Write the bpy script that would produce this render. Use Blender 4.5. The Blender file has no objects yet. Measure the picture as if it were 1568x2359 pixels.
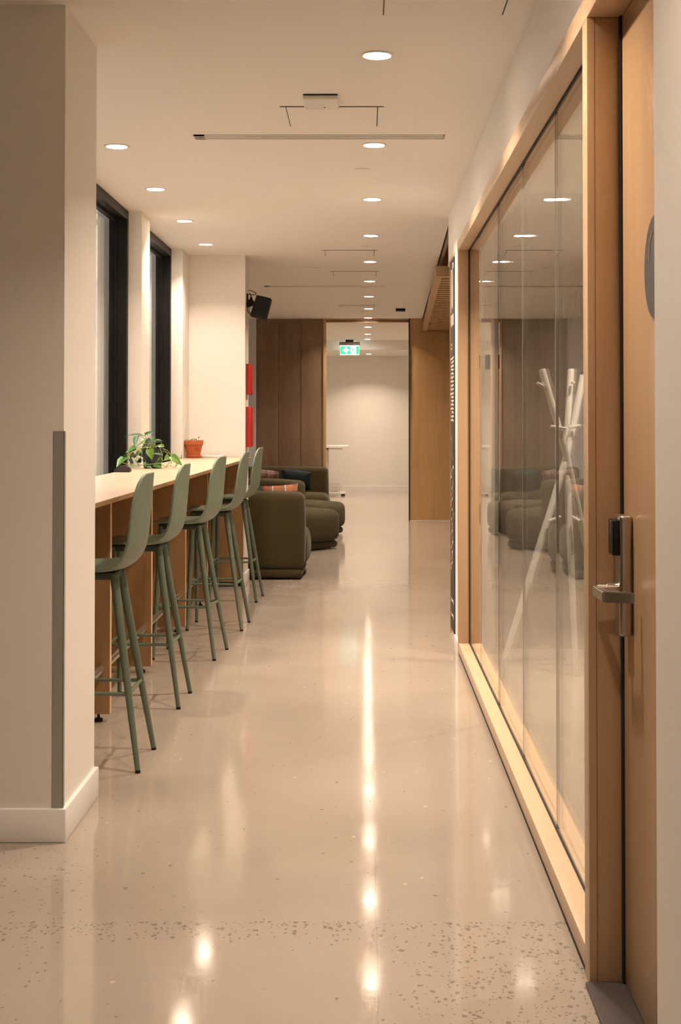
import bpy, bmesh, math, random
from mathutils import Vector, Matrix
random.seed(7)
PI = math.pi
SC = bpy.context.scene
COL = SC.collection

# ---------------------------------------------------------------- camera, world, exposure
F = 3200.0                       # focal length in pixels of the 1568x2359 frame
TH = math.radians(1.1)           # slight upward pitch
cam_d = bpy.data.cameras.new('camera')
cam = bpy.data.objects.new('camera', cam_d); COL.objects.link(cam)
cam.location = (0, 0, 1.35); cam.rotation_euler = (PI/2 + TH, 0, 0)
cam_d.sensor_fit = 'VERTICAL'; cam_d.sensor_height = 36.0; cam_d.lens = F/2359*36
cam_d.shift_x = -56/2359; cam_d.shift_y = (966-1179.5 - F*math.tan(TH))/2359
cam_d.clip_start = 0.05; cam_d.clip_end = 200
SC.camera = cam
w = bpy.data.worlds.new('world'); SC.world = w; w.use_nodes = True
w.node_tree.nodes['Background'].inputs[0].default_value = (0.02, 0.025, 0.035, 1)
w.node_tree.nodes['Background'].inputs[1].default_value = 0.5
SC.view_settings.view_transform = 'Standard'; SC.view_settings.look = 'None'
SC.view_settings.gamma = 1.0; SC.view_settings.use_curve_mapping = False
SC.view_settings.exposure = 0.56
SC.cycles.use_denoising = True
SC.cycles.max_bounces = 9; SC.cycles.diffuse_bounces = 5; SC.cycles.glossy_bounces = 4
SC.cycles.transparent_max_bounces = 24; SC.cycles.transmission_bounces = 6
SC.cycles.sample_clamp_indirect = 8.0; SC.cycles.blur_glossy = 1.0
SC.cycles.use_adaptive_sampling = True; SC.cycles.adaptive_threshold = 0.075; SC.cycles.adaptive_min_samples = 14
SC.cycles.caustics_reflective = True; SC.cycles.caustics_refractive = False
LAMP = 14.0                      # watts of each downlight
LCOL = (1.0, 0.79, 0.605)         # their warm white

def P(px, py, Y):                # a measured image point at distance Y -> place in the room
    return Vector(((px-840)/F*Y, Y, 1.35+(966-py)/F*Y))

# ---------------------------------------------------------------- materials
def new_mat(name):
    m = bpy.data.materials.new(name); m.use_nodes = True
    nt = m.node_tree; b = nt.nodes['Principled BSDF']
    return m, nt, b
def N(nt, t, **kw):
    n = nt.nodes.new(t)
    for k, v in kw.items(): setattr(n, k, v)
    return n
def plain(name, col, rough=0.5, metal=0.0, bump=0.0, bscale=200, var=0.0, vscale=3, sheen=0.0, spec=0.5):
    m, nt, b = new_mat(name)
    b.inputs['Base Color'].default_value = (*col, 1); b.inputs['Roughness'].default_value = rough
    b.inputs['Metallic'].default_value = metal; b.inputs['Specular IOR Level'].default_value = spec
    if sheen: b.inputs['Sheen Weight'].default_value = sheen
    tc = N(nt, 'ShaderNodeTexCoord')
    if var:
        n = N(nt, 'ShaderNodeTexNoise'); n.inputs['Scale'].default_value = vscale; n.inputs['Detail'].default_value = 4
        nt.links.new(tc.outputs['Object'], n.inputs['Vector'])
        r = N(nt, 'ShaderNodeMix', data_type='RGBA')
        r.inputs['A'].default_value = (*[c*(1-var) for c in col], 1); r.inputs['B'].default_value = (*[min(1, c*(1+var)) for c in col], 1)
        nt.links.new(n.outputs['Fac'], r.inputs['Factor']); nt.links.new(r.outputs['Result'], b.inputs['Base Color'])
    if bump:
        n = N(nt, 'ShaderNodeTexNoise'); n.inputs['Scale'].default_value = bscale; n.inputs['Detail'].default_value = 2
        nt.links.new(tc.outputs['Object'], n.inputs['Vector'])
        bp = N(nt, 'ShaderNodeBump'); bp.inputs['Strength'].default_value = bump; bp.inputs['Distance'].default_value = 0.002
        nt.links.new(n.outputs['Fac'], bp.inputs['Height']); nt.links.new(bp.outputs['Normal'], b.inputs['Normal'])
    return m
def wood(name, c0, c1, axis='Z', rough=0.42, scale=9.0, fine=60.0):
    m, nt, b = new_mat(name)
    tc = N(nt, 'ShaderNodeTexCoord'); mp = N(nt, 'ShaderNodeMapping')
    s = {'X': (0.06, 1, 1), 'Y': (1, 0.06, 1), 'Z': (1, 1, 0.06)}[axis]
    mp.inputs['Scale'].default_value = s
    nt.links.new(tc.outputs['Object'], mp.inputs['Vector'])
    n1 = N(nt, 'ShaderNodeTexNoise'); n1.inputs['Scale'].default_value = scale; n1.inputs['Detail'].default_value = 5; n1.inputs['Distortion'].default_value = 0.6
    n2 = N(nt, 'ShaderNodeTexNoise'); n2.inputs['Scale'].default_value = fine; n2.inputs['Detail'].default_value = 3
    nt.links.new(mp.outputs[0], n1.inputs['Vector']); nt.links.new(mp.outputs[0], n2.inputs['Vector'])
    a = N(nt, 'ShaderNodeMath', operation='MULTIPLY_ADD'); a.inputs[1].default_value = 0.35; 
    nt.links.new(n2.outputs['Fac'], a.inputs[0])
    sc = N(nt, 'ShaderNodeMath', operation='MULTIPLY'); sc.inputs[1].default_value = 0.75
    nt.links.new(n1.outputs['Fac'], sc.inputs[0]); nt.links.new(sc.outputs[0], a.inputs[2])
    r = N(nt, 'ShaderNodeValToRGB'); r.color_ramp.elements[0].position = 0.35; r.color_ramp.elements[1].position = 0.75
    r.color_ramp.elements[0].color = (*c0, 1); r.color_ramp.elements[1].color = (*c1, 1)
    nt.links.new(a.outputs[0], r.inputs[0]); nt.links.new(r.outputs[0], b.inputs['Base Color'])
    b.inputs['Roughness'].default_value = rough
    return m
def emis(name, col, s):
    m, nt, b = new_mat(name)
    nt.nodes.remove(b); e = N(nt, 'ShaderNodeEmission')
    e.inputs[0].default_value = (*col, 1); e.inputs[1].default_value = s
    nt.links.new(e.outputs[0], nt.nodes['Material Output'].inputs[0])
    return m
def glass_mat(name, tint=(0.975, 0.98, 0.965)):
    m, nt, b = new_mat(name); nt.nodes.remove(b)
    g = N(nt, 'ShaderNodeNewGeometry'); d = N(nt, 'ShaderNodeVectorMath', operation='DOT_PRODUCT')
    nt.links.new(g.outputs['Normal'], d.inputs[0]); nt.links.new(g.outputs['Incoming'], d.inputs[1])
    ab = N(nt, 'ShaderNodeMath', operation='ABSOLUTE'); nt.links.new(d.outputs['Value'], ab.inputs[0])
    om = N(nt, 'ShaderNodeMath', operation='SUBTRACT'); om.inputs[0].default_value = 1.0; nt.links.new(ab.outputs[0], om.inputs[1])
    pw = N(nt, 'ShaderNodeMath', operation='POWER'); pw.inputs[1].default_value = 5.0; nt.links.new(om.outputs[0], pw.inputs[0])
    ma = N(nt, 'ShaderNodeMath', operation='MULTIPLY_ADD'); ma.inputs[1].default_value = 0.90; ma.inputs[2].default_value = 0.04
    nt.links.new(pw.outputs[0], ma.inputs[0])
    t = N(nt, 'ShaderNodeBsdfTransparent'); t.inputs[0].default_value = (*tint, 1)
    gl = N(nt, 'ShaderNodeBsdfGlossy'); gl.inputs['Roughness'].default_value = 0.0; gl.inputs['Color'].default_value = (1.0, 1.0, 0.99, 1)
    mx = N(nt, 'ShaderNodeMixShader')
    nt.links.new(ma.outputs[0], mx.inputs[0]); nt.links.new(t.outputs[0], mx.inputs[1]); nt.links.new(gl.outputs[0], mx.inputs[2])
    nt.links.new(mx.outputs[0], nt.nodes['Material Output'].inputs[0])
    return m
def concrete():
    m, nt, b = new_mat('polished_concrete')
    L = nt.links.new
    tc = N(nt, 'ShaderNodeTexCoord'); O = tc.outputs['Object']
    sx = N(nt, 'ShaderNodeSeparateXYZ'); L(O, sx.inputs[0])
    def noise(s, d=5, dist=0.0):
        n = N(nt, 'ShaderNodeTexNoise'); n.inputs['Scale'].default_value = s; n.inputs['Detail'].default_value = d
        n.inputs['Distortion'].default_value = dist; L(O, n.inputs['Vector']); return n.outputs['Fac']
    def math_(op, a, c, d=None):
        n = N(nt, 'ShaderNodeMath', operation=op)
        for i, v in enumerate((a, c, d)):
            if v is None: continue
            if isinstance(v, (int, float)): n.inputs[i].default_value = v
            else: L(v, n.inputs[i])
        return n.outputs[0]
    def ramp(f, stops):
        r = N(nt, 'ShaderNodeValToRGB'); cr = r.color_ramp
        cr.elements[0].position, cr.elements[0].color = stops[0][0], (*stops[0][1], 1)
        cr.elements[1].position, cr.elements[1].color = stops[-1][0], (*stops[-1][1], 1)
        for p, c in stops[1:-1]:
            e = cr.elements.new(p); e.color = (*c, 1)
        L(f, r.inputs[0]); return r.outputs[0]
    def mix(f, a, c):
        n = N(nt, 'ShaderNodeMix', data_type='RGBA')
        if isinstance(f, (int, float)): n.inputs['Factor'].default_value = f
        else: L(f, n.inputs['Factor'])
        for k, v in (('A', a), ('B', c)):
            if isinstance(v, tuple): n.inputs[k].default_value = (*v, 1)
            else: L(v, n.inputs[k])
        return n.outputs['Result']
    big = noise(0.9, 6, 0.5); mid = noise(5, 6, 0.3); fine = noise(90, 3)
    base = ramp(big, [(0.3, (0.355, 0.305, 0.255)), (0.5, (0.41, 0.355, 0.30)), (0.72, (0.46, 0.40, 0.34))])
    base = mix(math_('MULTIPLY', mid, 0.28), base, (0.34, 0.285, 0.235))
    base = mix(math_('MULTIPLY', fine, 0.22), base, (0.48, 0.42, 0.36))
    # exposed aggregate: dark chips, dense along the pour joint and in a patch near the door
    def chips(scale, seedoff, r):
        mp = N(nt, 'ShaderNodeMapping'); mp.inputs['Location'].default_value = (seedoff, seedoff*2, 0); mp.inputs['Rotation'].default_value = (0, 0, seedoff)
        mp.inputs['Scale'].default_value = (1.0, 0.72, 1)
        L(O, mp.inputs['Vector'])
        ad = N(nt, 'ShaderNodeVectorMath', operation='ADD'); nz = N(nt, 'ShaderNodeTexNoise'); nz.inputs['Scale'].default_value = 55
        L(O, nz.inputs['Vector']); scl = N(nt, 'ShaderNodeVectorMath', operation='SCALE'); scl.inputs['Scale'].default_value = 0.016
        L(nz.outputs['Color'], scl.inputs[0]); L(mp.outputs[0], ad.inputs[0]); L(scl.outputs[0], ad.inputs[1])
        v = N(nt, 'ShaderNodeTexVoronoi'); v.inputs['Scale'].default_value = scale; L(ad.outputs[0], v.inputs['Vector'])
        return v
    joint = math_('SUBTRACT', 3.775, math_('ADD', sx.outputs['Y'], math_('MULTIPLY', noise(3, 2), 0.03)))   # >0 on the near side of the joint
    near = math_('GREATER_THAN', joint, 0.0)
    band = math_('MULTIPLY', near, math_('SUBTRACT', 1.0, math_('MULTIPLY', joint, 5.5)))       # narrow strip
    band = math_('MAXIMUM', band, 0.0)
    patch = math_('MULTIPLY', near, math_('MINIMUM', math_('MAXIMUM', math_('MULTIPLY', math_('ADD', sx.outputs['X'], -0.02), 4.5), 0.0), 1.0))
    lefts = math_('MULTIPLY', math_('LESS_THAN', sx.outputs['X'], -0.78), math_('LESS_THAN', sx.outputs['Y'], 4.4))
    dens = math_('MAXIMUM', math_('MAXIMUM', math_('MULTIPLY', band, 1.0), math_('MULTIPLY', patch, 0.62)), math_('MULTIPLY', lefts, 0.16))
    dens = math_('MAXIMUM', dens, 0.012)
    dens = math_('MULTIPLY', dens, math_('ADD', math_('MULTIPLY', noise(7, 3), 1.7), -0.12))
    col = base
    for scale, so, r in ((58, 0.3, 0.33), (100, 1.7, 0.36)):
        v = chips(scale, so, r)
        sep = N(nt, 'ShaderNodeSeparateColor'); L(v.outputs['Color'], sep.inputs[0])
        on = math_('LESS_THAN', sep.outputs[0], math_('MULTIPLY', dens, 0.85))
        ins = math_('LESS_THAN', v.outputs['Distance'], math_('MULTIPLY_ADD', sep.outputs[1], 0.25, 0.18))
        cc = ramp(sep.outputs[2], [(0.0, (0.13, 0.115, 0.105)), (0.45, (0.20, 0.17, 0.14)), (0.75, (0.11, 0.125, 0.105)), (1.0, (0.25, 0.19, 0.15))])
        col = mix(math_('MULTIPLY', math_('MULTIPLY', on, ins), 0.68), col, cc)
    # pale chips, far apart
    v = chips(14, 4.1, 0.2); sep = N(nt, 'ShaderNodeSeparateColor'); L(v.outputs['Color'], sep.inputs[0])
    on = math_('MULTIPLY', math_('LESS_THAN', sep.outputs[0], 0.12), math_('LESS_THAN', v.outputs['Distance'], 0.10))
    col = mix(math_('MULTIPLY', on, 0.7), col, (0.62, 0.55, 0.46))
    # hairline crack running down the corridor
    ck = math_('ADD', math_('ABSOLUTE', math_('ADD', math_('ADD', sx.outputs['X'], -0.03), math_('MULTIPLY', math_('ADD', noise(0.8, 5), -0.5), 0.10)), 0.0), 0.0)
    crack = math_('MULTIPLY', math_('LESS_THAN', ck, 0.0011), math_('LESS_THAN', sx.outputs['Y'], 4.6))
    col = mix(math_('MULTIPLY', crack, 0.45), col, (0.16, 0.13, 0.10))
    L(col, b.inputs['Base Color'])
    rg = math_('MULTIPLY_ADD', mid, 0.10, 0.045)
    L(rg, b.inputs['Roughness']); b.inputs['Specular IOR Level'].default_value = 0.5
    bp = N(nt, 'ShaderNodeBump'); bp.inputs['Strength'].default_value = 0.06; bp.inputs['Distance'].default_value = 0.002
    L(noise(14, 2), bp.inputs['Height']); L(bp.outputs['Normal'], b.inputs['Normal'])
    return m
def plaid(name, base, a, c, line):
    m, nt, b = new_mat(name); L = nt.links.new
    tc = N(nt, 'ShaderNodeTexCoord'); s = N(nt, 'ShaderNodeSeparateXYZ'); L(tc.outputs['Object'], s.inputs[0])
    def st(axis, freq, thr, ph=0.0):
        n = N(nt, 'ShaderNodeMath', operation='MULTIPLY_ADD'); n.inputs[1].default_value = freq; n.inputs[2].default_value = ph; L(s.outputs[axis], n.inputs[0])
        f = N(nt, 'ShaderNodeMath', operation='FRACT'); L(n.outputs[0], f.inputs[0])
        g = N(nt, 'ShaderNodeMath', operation='LESS_THAN'); g.inputs[1].default_value = thr; L(f.outputs[0], g.inputs[0]); return g.outputs[0]
    def mx(col, f, c2, k):
        q = N(nt, 'ShaderNodeMath', operation='MULTIPLY'); q.inputs[1].default_value = k; L(f, q.inputs[0])
        n = N(nt, 'ShaderNodeMix', data_type='RGBA'); L(q.outputs[0], n.inputs['Factor'])
        if isinstance(col, tuple): n.inputs['A'].default_value = (*col, 1)
        else: L(col, n.inputs['A'])
        n.inputs['B'].default_value = (*c2, 1); return n.outputs['Result']
    col = mx(base, st('X', 9, 0.45), a, 0.75); col = mx(col, st('Z', 9, 0.45, 0.2), c, 0.6)
    col = mx(col, st('X', 9, 0.10, 0.6), line, 0.8); col = mx(col, st('Z', 9, 0.10, 0.5), line, 0.5)
    L(col, b.inputs['Base Color']); b.inputs['Roughness'].default_value = 0.9
    return m

M = {}
M['wall'] = plain('wall_paint', (0.86, 0.835, 0.79), 0.6)
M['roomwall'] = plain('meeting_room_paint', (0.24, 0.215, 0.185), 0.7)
M['wallcool'] = plain('cool_white_wall', (0.66, 0.70, 0.78), 0.6)  # bluish white for the end wall of the lounge
M['ceil'] = plain('ceiling_paint', (0.87, 0.845, 0.80), 0.8)
M['base'] = plain('baseboard_paint', (0.86, 0.84, 0.82), 0.4)
M['floor'] = concrete()
M['maple'] = wood('maple_frame', (0.50, 0.325, 0.185), (0.59, 0.40, 0.24), 'Z', 0.38)
M['mapley'] = wood('maple_frame_lit', (0.60, 0.43, 0.275), (0.68, 0.50, 0.335), 'Y', 0.38)  # same maple as the jambs, with lamplight on the sill painted in
M['door'] = wood('maple_door', (0.47, 0.30, 0.16), (0.56, 0.37, 0.21), 'Z', 0.33)
M['top'] = wood('birch_worktop', (0.49, 0.355, 0.235), (0.57, 0.425, 0.295), 'Y', 0.36, 7)
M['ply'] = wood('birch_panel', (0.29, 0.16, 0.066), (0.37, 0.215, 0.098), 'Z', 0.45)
M['plyedge'] = wood('birch_edge', (0.62, 0.44, 0.26), (0.72, 0.52, 0.32), 'Z', 0.5)
M['oak'] = wood('oak_wall', (0.44, 0.27, 0.115), (0.54, 0.345, 0.165), 'Z', 0.45, 7)
M['slat'] = wood('oak_slat', (0.46, 0.30, 0.14), (0.58, 0.39, 0.20), 'X', 0.45)
M['walnut'] = wood('brown_veneer', (0.20, 0.125, 0.075), (0.30, 0.205, 0.135), 'Z', 0.5, 6)
M['black'] = plain('black_frame', (0.007, 0.006, 0.0055), 0.45, spec=0.3)
M['blackm'] = plain('black_matte', (0.008, 0.0075, 0.007), 0.6, spec=0.3)
M['rubber'] = plain('gasket', (0.015, 0.013, 0.012), 0.7)
M['glass'] = glass_mat('clear_glass')
M['sage'] = plain('sage_plastic', (0.162, 0.203, 0.150), 0.45)
M['sagem'] = plain('sage_metal', (0.125, 0.158, 0.115), 0.4)
M['saged'] = plain('dark_green_metal', (0.05, 0.065, 0.05), 0.5)
M['olive'] = plain('olive_fabric', (0.046, 0.035, 0.0095), 0.95, bump=0.3, bscale=420, var=0.12, vscale=30, sheen=0.08)
M['teal'] = plain('teal_fabric', (0.010, 0.024, 0.030), 0.9)
M['plaidr'] = plaid('red_plaid', (0.42, 0.10, 0.075), (0.13, 0.06, 0.07), (0.36, 0.20, 0.06), (0.52, 0.52, 0.60))
M['plaidg'] = plaid('green_plaid', (0.025, 0.05, 0.04), (0.015, 0.03, 0.045), (0.03, 0.05, 0.03), (0.12, 0.13, 0.08))
M['pink'] = plaid('pink_plaid', (0.28, 0.12, 0.11), (0.10, 0.07, 0.08), (0.2, 0.1, 0.08), (0.35, 0.3, 0.3))
M['terra'] = plain('terracotta', (0.50, 0.13, 0.045), 0.75, var=0.2, vscale=25)
M['terrad'] = plain('terracotta_stamp', (0.22, 0.05, 0.02), 0.8)
M['soil'] = plain('soil', (0.05, 0.03, 0.02), 0.95, bump=0.6, bscale=120)
M['leafs'] = [plain('leaf_%d' % i, c, 0.32, var=0.25, vscale=18) for i, c in enumerate([(0.05, 0.17, 0.025), (0.03, 0.11, 0.022), (0.12, 0.25, 0.03), (0.06, 0.12, 0.075)])]
M['stem'] = plain('stem', (0.22, 0.28, 0.07), 0.5)
M['pot'] = plain('dark_pot', (0.035, 0.045, 0.055), 0.12)
M['chrome'] = plain('polished_steel', (0.66, 0.62, 0.58), 0.28, 1.0)
M['steel'] = plain('satin_steel', (0.42, 0.37, 0.32), 0.32, 1.0)
M['guard'] = plain('corner_guard_metal', (0.40, 0.39, 0.37), 0.45, 0.25)
M['thresh'] = plain('threshold_metal', (0.085, 0.073, 0.067), 0.5, 0.3)
M['red'] = plain('red_plastic', (0.50, 0.022, 0.016), 0.4)
M['white'] = plain('white_plastic', (0.80, 0.78, 0.74), 0.4)
M['silver'] = plain('white_aluminium', (0.85, 0.86, 0.88), 0.3)
M['grey'] = plain('grey_plastic', (0.30, 0.27, 0.24), 0.5)
M['chalkb'] = plain('chalkboard', (0.045, 0.042, 0.040), 0.75, var=0.3, vscale=6)
M['chalk'] = plain('chalk', (0.82, 0.80, 0.76), 0.9)
M['chalkp'] = plain('pink_chalk', (0.60, 0.36, 0.30), 0.9)
M['sign'] = plain('door_sign', (0.055, 0.048, 0.045), 0.45)
M['lamp'] = lens = emis('downlight_lens', LCOL, 60)
lens.cycles.emission_sampling = 'NONE'
M['lampo'] = emis('fill_panel_light', (0.92, 0.94, 1.0), 15)
M['green'] = emis('exit_green', (0.05, 0.62, 0.25), 1.25)
M['exitw'] = emis('exit_white', (0.85, 1.0, 0.88), 1.7)
M['stone'] = plain('dark_object', (0.045, 0.035, 0.03), 0.3)
M['blind'] = plain('roller_blind', (0.52, 0.46, 0.36), 0.8)
M['plenum'] = plain('plenum_paint', (0.30, 0.24, 0.17), 0.8)
M['bluewall'] = plain('pale_blue_panel', (0.60, 0.64, 0.78), 0.6)

# ---------------------------------------------------------------- mesh helpers
def bx(bm, x0, x1, y0, y1, z0, z1):
    v = [bm.verts.new(p) for p in ((x0,y0,z0),(x1,y0,z0),(x1,y1,z0),(x0,y1,z0),(x0,y0,z1),(x1,y0,z1),(x1,y1,z1),(x0,y1,z1))]
    for f in ((0,3,2,1),(4,5,6,7),(0,1,5,4),(1,2,6,5),(2,3,7,6),(3,0,4,7)): bm.faces.new([v[i] for i in f])
    return v
def box(x0, x1, y0, y1, z0, z1, bev=0.0, seg=2):
    bm = bmesh.new(); bx(bm, x0, x1, y0, y1, z0, z1)
    if bev: bmesh.ops.bevel(bm, geom=bm.edges[:], offset=bev, segments=seg, profile=0.5, affect='EDGES')
    return bm
def tube(bm, pts, rad, n=10, cap=True):
    pts = [Vector(p) for p in pts]
    if not isinstance(rad, (list, tuple)): rad = [rad]*len(pts)
    rings = []; up = None
    for i, p in enumerate(pts):
        d = (pts[min(i+1, len(pts)-1)] - pts[max(i-1, 0)]).normalized()
        if up is None:
            up = Vector((0, 0, 1)) if abs(d.z) < 0.9 else Vector((1, 0, 0))
        a = d.cross(up).normalized(); c = a.cross(d).normalized(); up = c
        rings.append([bm.verts.new(p + (a*math.cos(t)+c*math.sin(t))*rad[i]) for t in [2*PI*k/n for k in range(n)]])
    for r0, r1 in zip(rings, rings[1:]):
        for k in range(n): bm.faces.new((r0[k], r0[(k+1)%n], r1[(k+1)%n], r1[k]))
    if cap:
        bm.faces.new(rings[0][::-1]); bm.faces.new(rings[-1])
def lathe(bm, prof, c=(0,0,0), n=32):
    rings = []
    for r, z in prof:
        rings.append([bm.verts.new((c[0]+r*math.cos(2*PI*k/n), c[1]+r*math.sin(2*PI*k/n), c[2]+z)) for k in range(n)])
    for r0, r1 in zip(rings, rings[1:]):
        for k in range(n): bm.faces.new((r0[k], r0[(k+1)%n], r1[(k+1)%n], r1[k]))
    bm.faces.new(rings[0][::-1]); bm.faces.new(rings[-1])
def prism(bm, poly, fn, t0, t1):         # polygon (u,v) extruded between t0 and t1; fn(u,v,t)->xyz
    a = [bm.verts.new(fn(u, v, t0)) for u, v in poly]; c = [bm.verts.new(fn(u, v, t1)) for u, v in poly]
    n = len(poly); bm.faces.new(a[::-1]); bm.faces.new(c)
    for k in range(n): bm.faces.new((a[k], a[(k+1)%n], c[(k+1)%n], c[k]))
def obj(name, bm, mat, parent=None, sharp=35, loc=None):
    bmesh.ops.recalc_face_normals(bm, faces=bm.faces[:])
    me = bpy.data.meshes.new(name); 
    if loc is not None: bmesh.ops.translate(bm, vec=-Vector(loc), verts=bm.verts[:])
    bm.to_mesh(me); bm.free()
    for p in me.polygons: p.use_smooth = True
    me.set_sharp_from_angle(angle=math.radians(sharp))
    me.materials.append(M[mat] if isinstance(mat, str) else mat)
    o = bpy.data.objects.new(name, me); COL.objects.link(o)
    if parent is not None: o.parent = parent
    if loc is not None: o.location = loc
    return o
def part(name, bm, mat, parent, sharp=35):   # geometry given in world space, parent an unrotated empty or mesh with a location
    off = Vector((0,0,0)); q = parent
    while q is not None: off += q.location; q = q.parent
    bmesh.ops.translate(bm, vec=-off, verts=bm.verts[:])
    return obj(name, bm, mat, parent, sharp)
def tag(o, label, cat, group=None):
    o['label'] = label; o['category'] = cat
    if group: o['group'] = group
    return o
def thing(name, label, cat, loc, rz=0, group=None):
    o = bpy.data.objects.new(name, None); COL.objects.link(o); o.empty_display_size = 0.1
    o.location = loc; o.rotation_euler = (0, 0, rz)
    return tag(o, label, cat, group)
def struct(name, bm, mat, label=None):
    o = obj(name, bm, mat); o['kind'] = 'structure'
    if label: o['label'] = label
    return o
def copy_tree(o, parent=None):
    c = o.copy(); COL.objects.link(c); c.parent = parent
    for ch in list(o.children): copy_tree(ch, c)
    return c

CZ = 2.69
# ---------------------------------------------------------------- the setting
struct('floor', box(-6, 4.6, -4.2, 27, -0.12, 0), 'floor', 'polished beige concrete floor with dark stone chips')
bm = bmesh.new()
prism(bm, [(-4.4, -4.2), (0.75, -4.2), (0.75, 8.46), (0.56, 8.82), (0.765, 18.5), (3.0, 18.5), (3.0, 26.1), (-1.9, 26.1), (-1.9, 11.3), (-1.6, 11.3), (-1.6, 5.0), (-4.4, 5.0)], lambda u, v, t: (u, v, t), CZ, CZ+0.12)
struct('ceiling', bm, 'ceil', 'smooth white ceiling over the corridor')
struct('wall_back', box(-6, 4.6, -4.3, -4.2, 0, CZ), 'wall')
struct('wall_far', box(-1.9, 3.0, 25.95, 26.1, 0, CZ), 'wall', 'plain white wall at the far end')
struct('trim_1', box(-1.76, 3.0, 23.6, 25.95, 2.53, CZ-0.001), 'wall', 'dropped bulkhead before the far wall')
struct('baseboard_far', box(-1.76, 3.0, 25.935, 25.949, 0, 0.10), 'base')
# left column
struct('wall_column', box(-4.2, -0.967, 4.467, 4.99, 0, CZ), 'wall', 'white wall end standing left in the foreground')
bm = box(-4.2, -0.953, 4.453, 5.004, 0, 0.107, 0.004)
struct('baseboard_column', bm, 'base')
struct('wall_alcove', box(-4.4, -4.2, -4.2, 5.0, 0, CZ), 'wall')
g = box(-1.0, -0.9645, 4.4645, 4.4655, 0.108, 1.312); bx(g, -0.966, -0.9645, 4.4645, 4.487, 0.108, 1.312)
struct('trim_2', g, 'guard', 'grey metal corner guard on the foreground wall end')
# left window wall
struct('wall_left', box(-1.72, -1.52, 5.0, 11.31, 0, 0.92), 'wall')
struct('wall_pier', box(-1.72, -1.436, 8.925, 9.26, 0, CZ), 'wall', 'white pier between the two tall windows')
struct('wall_pier_end', box(-1.72, -1.432, 10.91, 11.305, 0, CZ), 'wall')
struct('wall_end', box(-1.72, -0.975, 11.31, 11.64, 0, CZ), 'wall', 'white return wall where the bar counter ends')
b_ = box(-1.42, -0.965, 11.297, 11.652, 0, 0.10, 0.003); struct('baseboard_end', b_, 'base')
def window(n, y0, y1, label):
    fr = bmesh.new()
    bx(fr, -1.635, -1.521, y1-0.06, y1-0.002, 0.92, CZ-0.002)
    bx(fr, -1.635, -1.521, y0+0.002, y0+0.06, 0.92, CZ-0.002)
    bx(fr, -1.635, -1.521, y0+0.06, y1-0.06, CZ-0.06, CZ-0.002)
    bx(fr, -1.635, -1.521, y0+0.06, y1-0.06, 0.92, 0.975)
    o = struct('window_%d' % n, fr, 'black', label)
    part('window_pane', box(-1.606, -1.594, y0+0.06, y1-0.06, 0.975, CZ-0.06), 'glass', o)
    part('window_bead', box(-1.594, -1.584, y1-0.075, y1-0.06, 0.975, CZ-0.06), 'black', o)
    part('window_bead', box(-1.594, -1.584, y0+0.06, y1-0.075, CZ-0.08, CZ-0.06), 'black', o)
window(1, 4.992, 8.925, 'tall black framed window beside the foreground wall end')
window(2, 9.26, 10.91, 'tall black framed window beyond the white pier')
# the lit court beyond the windows
struct('wall_court', box(-5.2, -5.0, 5.0, 20.2, 0, 4.6), 'wall')
struct('wall_court_far', box(-5.0, -1.90, 20.0, 20.2, 0, 4.6), 'wall')
struct('trim_10', box(-5.0, -1.92, 19.97, 19.999, 2.556, 3.35), 'bluewall')
struct('trim_11', box(-5.0, -1.92, 19.97, 19.999, 4.16, 4.23), 'grey')
struct('wall_lounge', box(-1.90, -1.76, 11.3, 18.6, 0, CZ), 'wall')
# lounge blinds
for k, y in enumerate((12.4, 14.0, 15.6, 17.1)):
    o = obj('roller_blind', box(-1.755, -1.745, y-0.55, y+0.55, 0.75, 2.66), 'blind')
    tag(o, ['nearest', 'second', 'third', 'farthest'][k] + ' beige roller blind on the lounge wall', 'blind', 'lounge blinds')
# wood wall at Y=18.5
o = struct('wall_wood', box(-1.44, -0.555, 18.5, 18.58, 0.0, CZ-0.002), 'walnut', 'brown wood veneer panel wall behind the lounge')
for x in (-1.44+0.295, -1.44+0.59):
    part('panel_joint', box(x-0.0015, x+0.0015, 18.4985, 18.5, 0.0, CZ-0.05), 'blackm', o)
struct('trim_5', box(-0.553, -0.515, 18.49, 18.6, 0, CZ-0.002), 'maple', 'pale wood edge of the opening')
struct('wall_lounge_end', box(-1.90, -1.445, 18.5, 18.6, 0, CZ), 'wallcool')
o = struct('wall_oak', box(0.60, 1.6, 18.46, 18.56, 0.012, CZ-0.002), 'oak', 'oak veneer wall right of the far opening')
o2 = struct('wall_oak_rest', box(1.604, 3.0, 18.46, 18.56, 0.012, 3.3), 'oak')
struct('trim_6', box(0.585, 0.598, 18.45, 18.57, 0, CZ-0.002), 'rubber')
bm = box(-0.515, 0.60, 18.49, 18.56, CZ-0.05, CZ-0.002); struct('trim_7', bm, 'maple', 'wood track along the top of the far opening')
struct('trim_8', box(-0.515, 0.585, 18.482, 18.489, CZ-0.034, CZ-0.026), 'blackm')
struct('wall_far_right', box(2.85, 3.0, 18.56, 26, 0, CZ), 'wall')
struct('wall_far_left', box(-1.90, -1.76, 18.6, 26, 0, CZ), 'wall')
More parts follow.
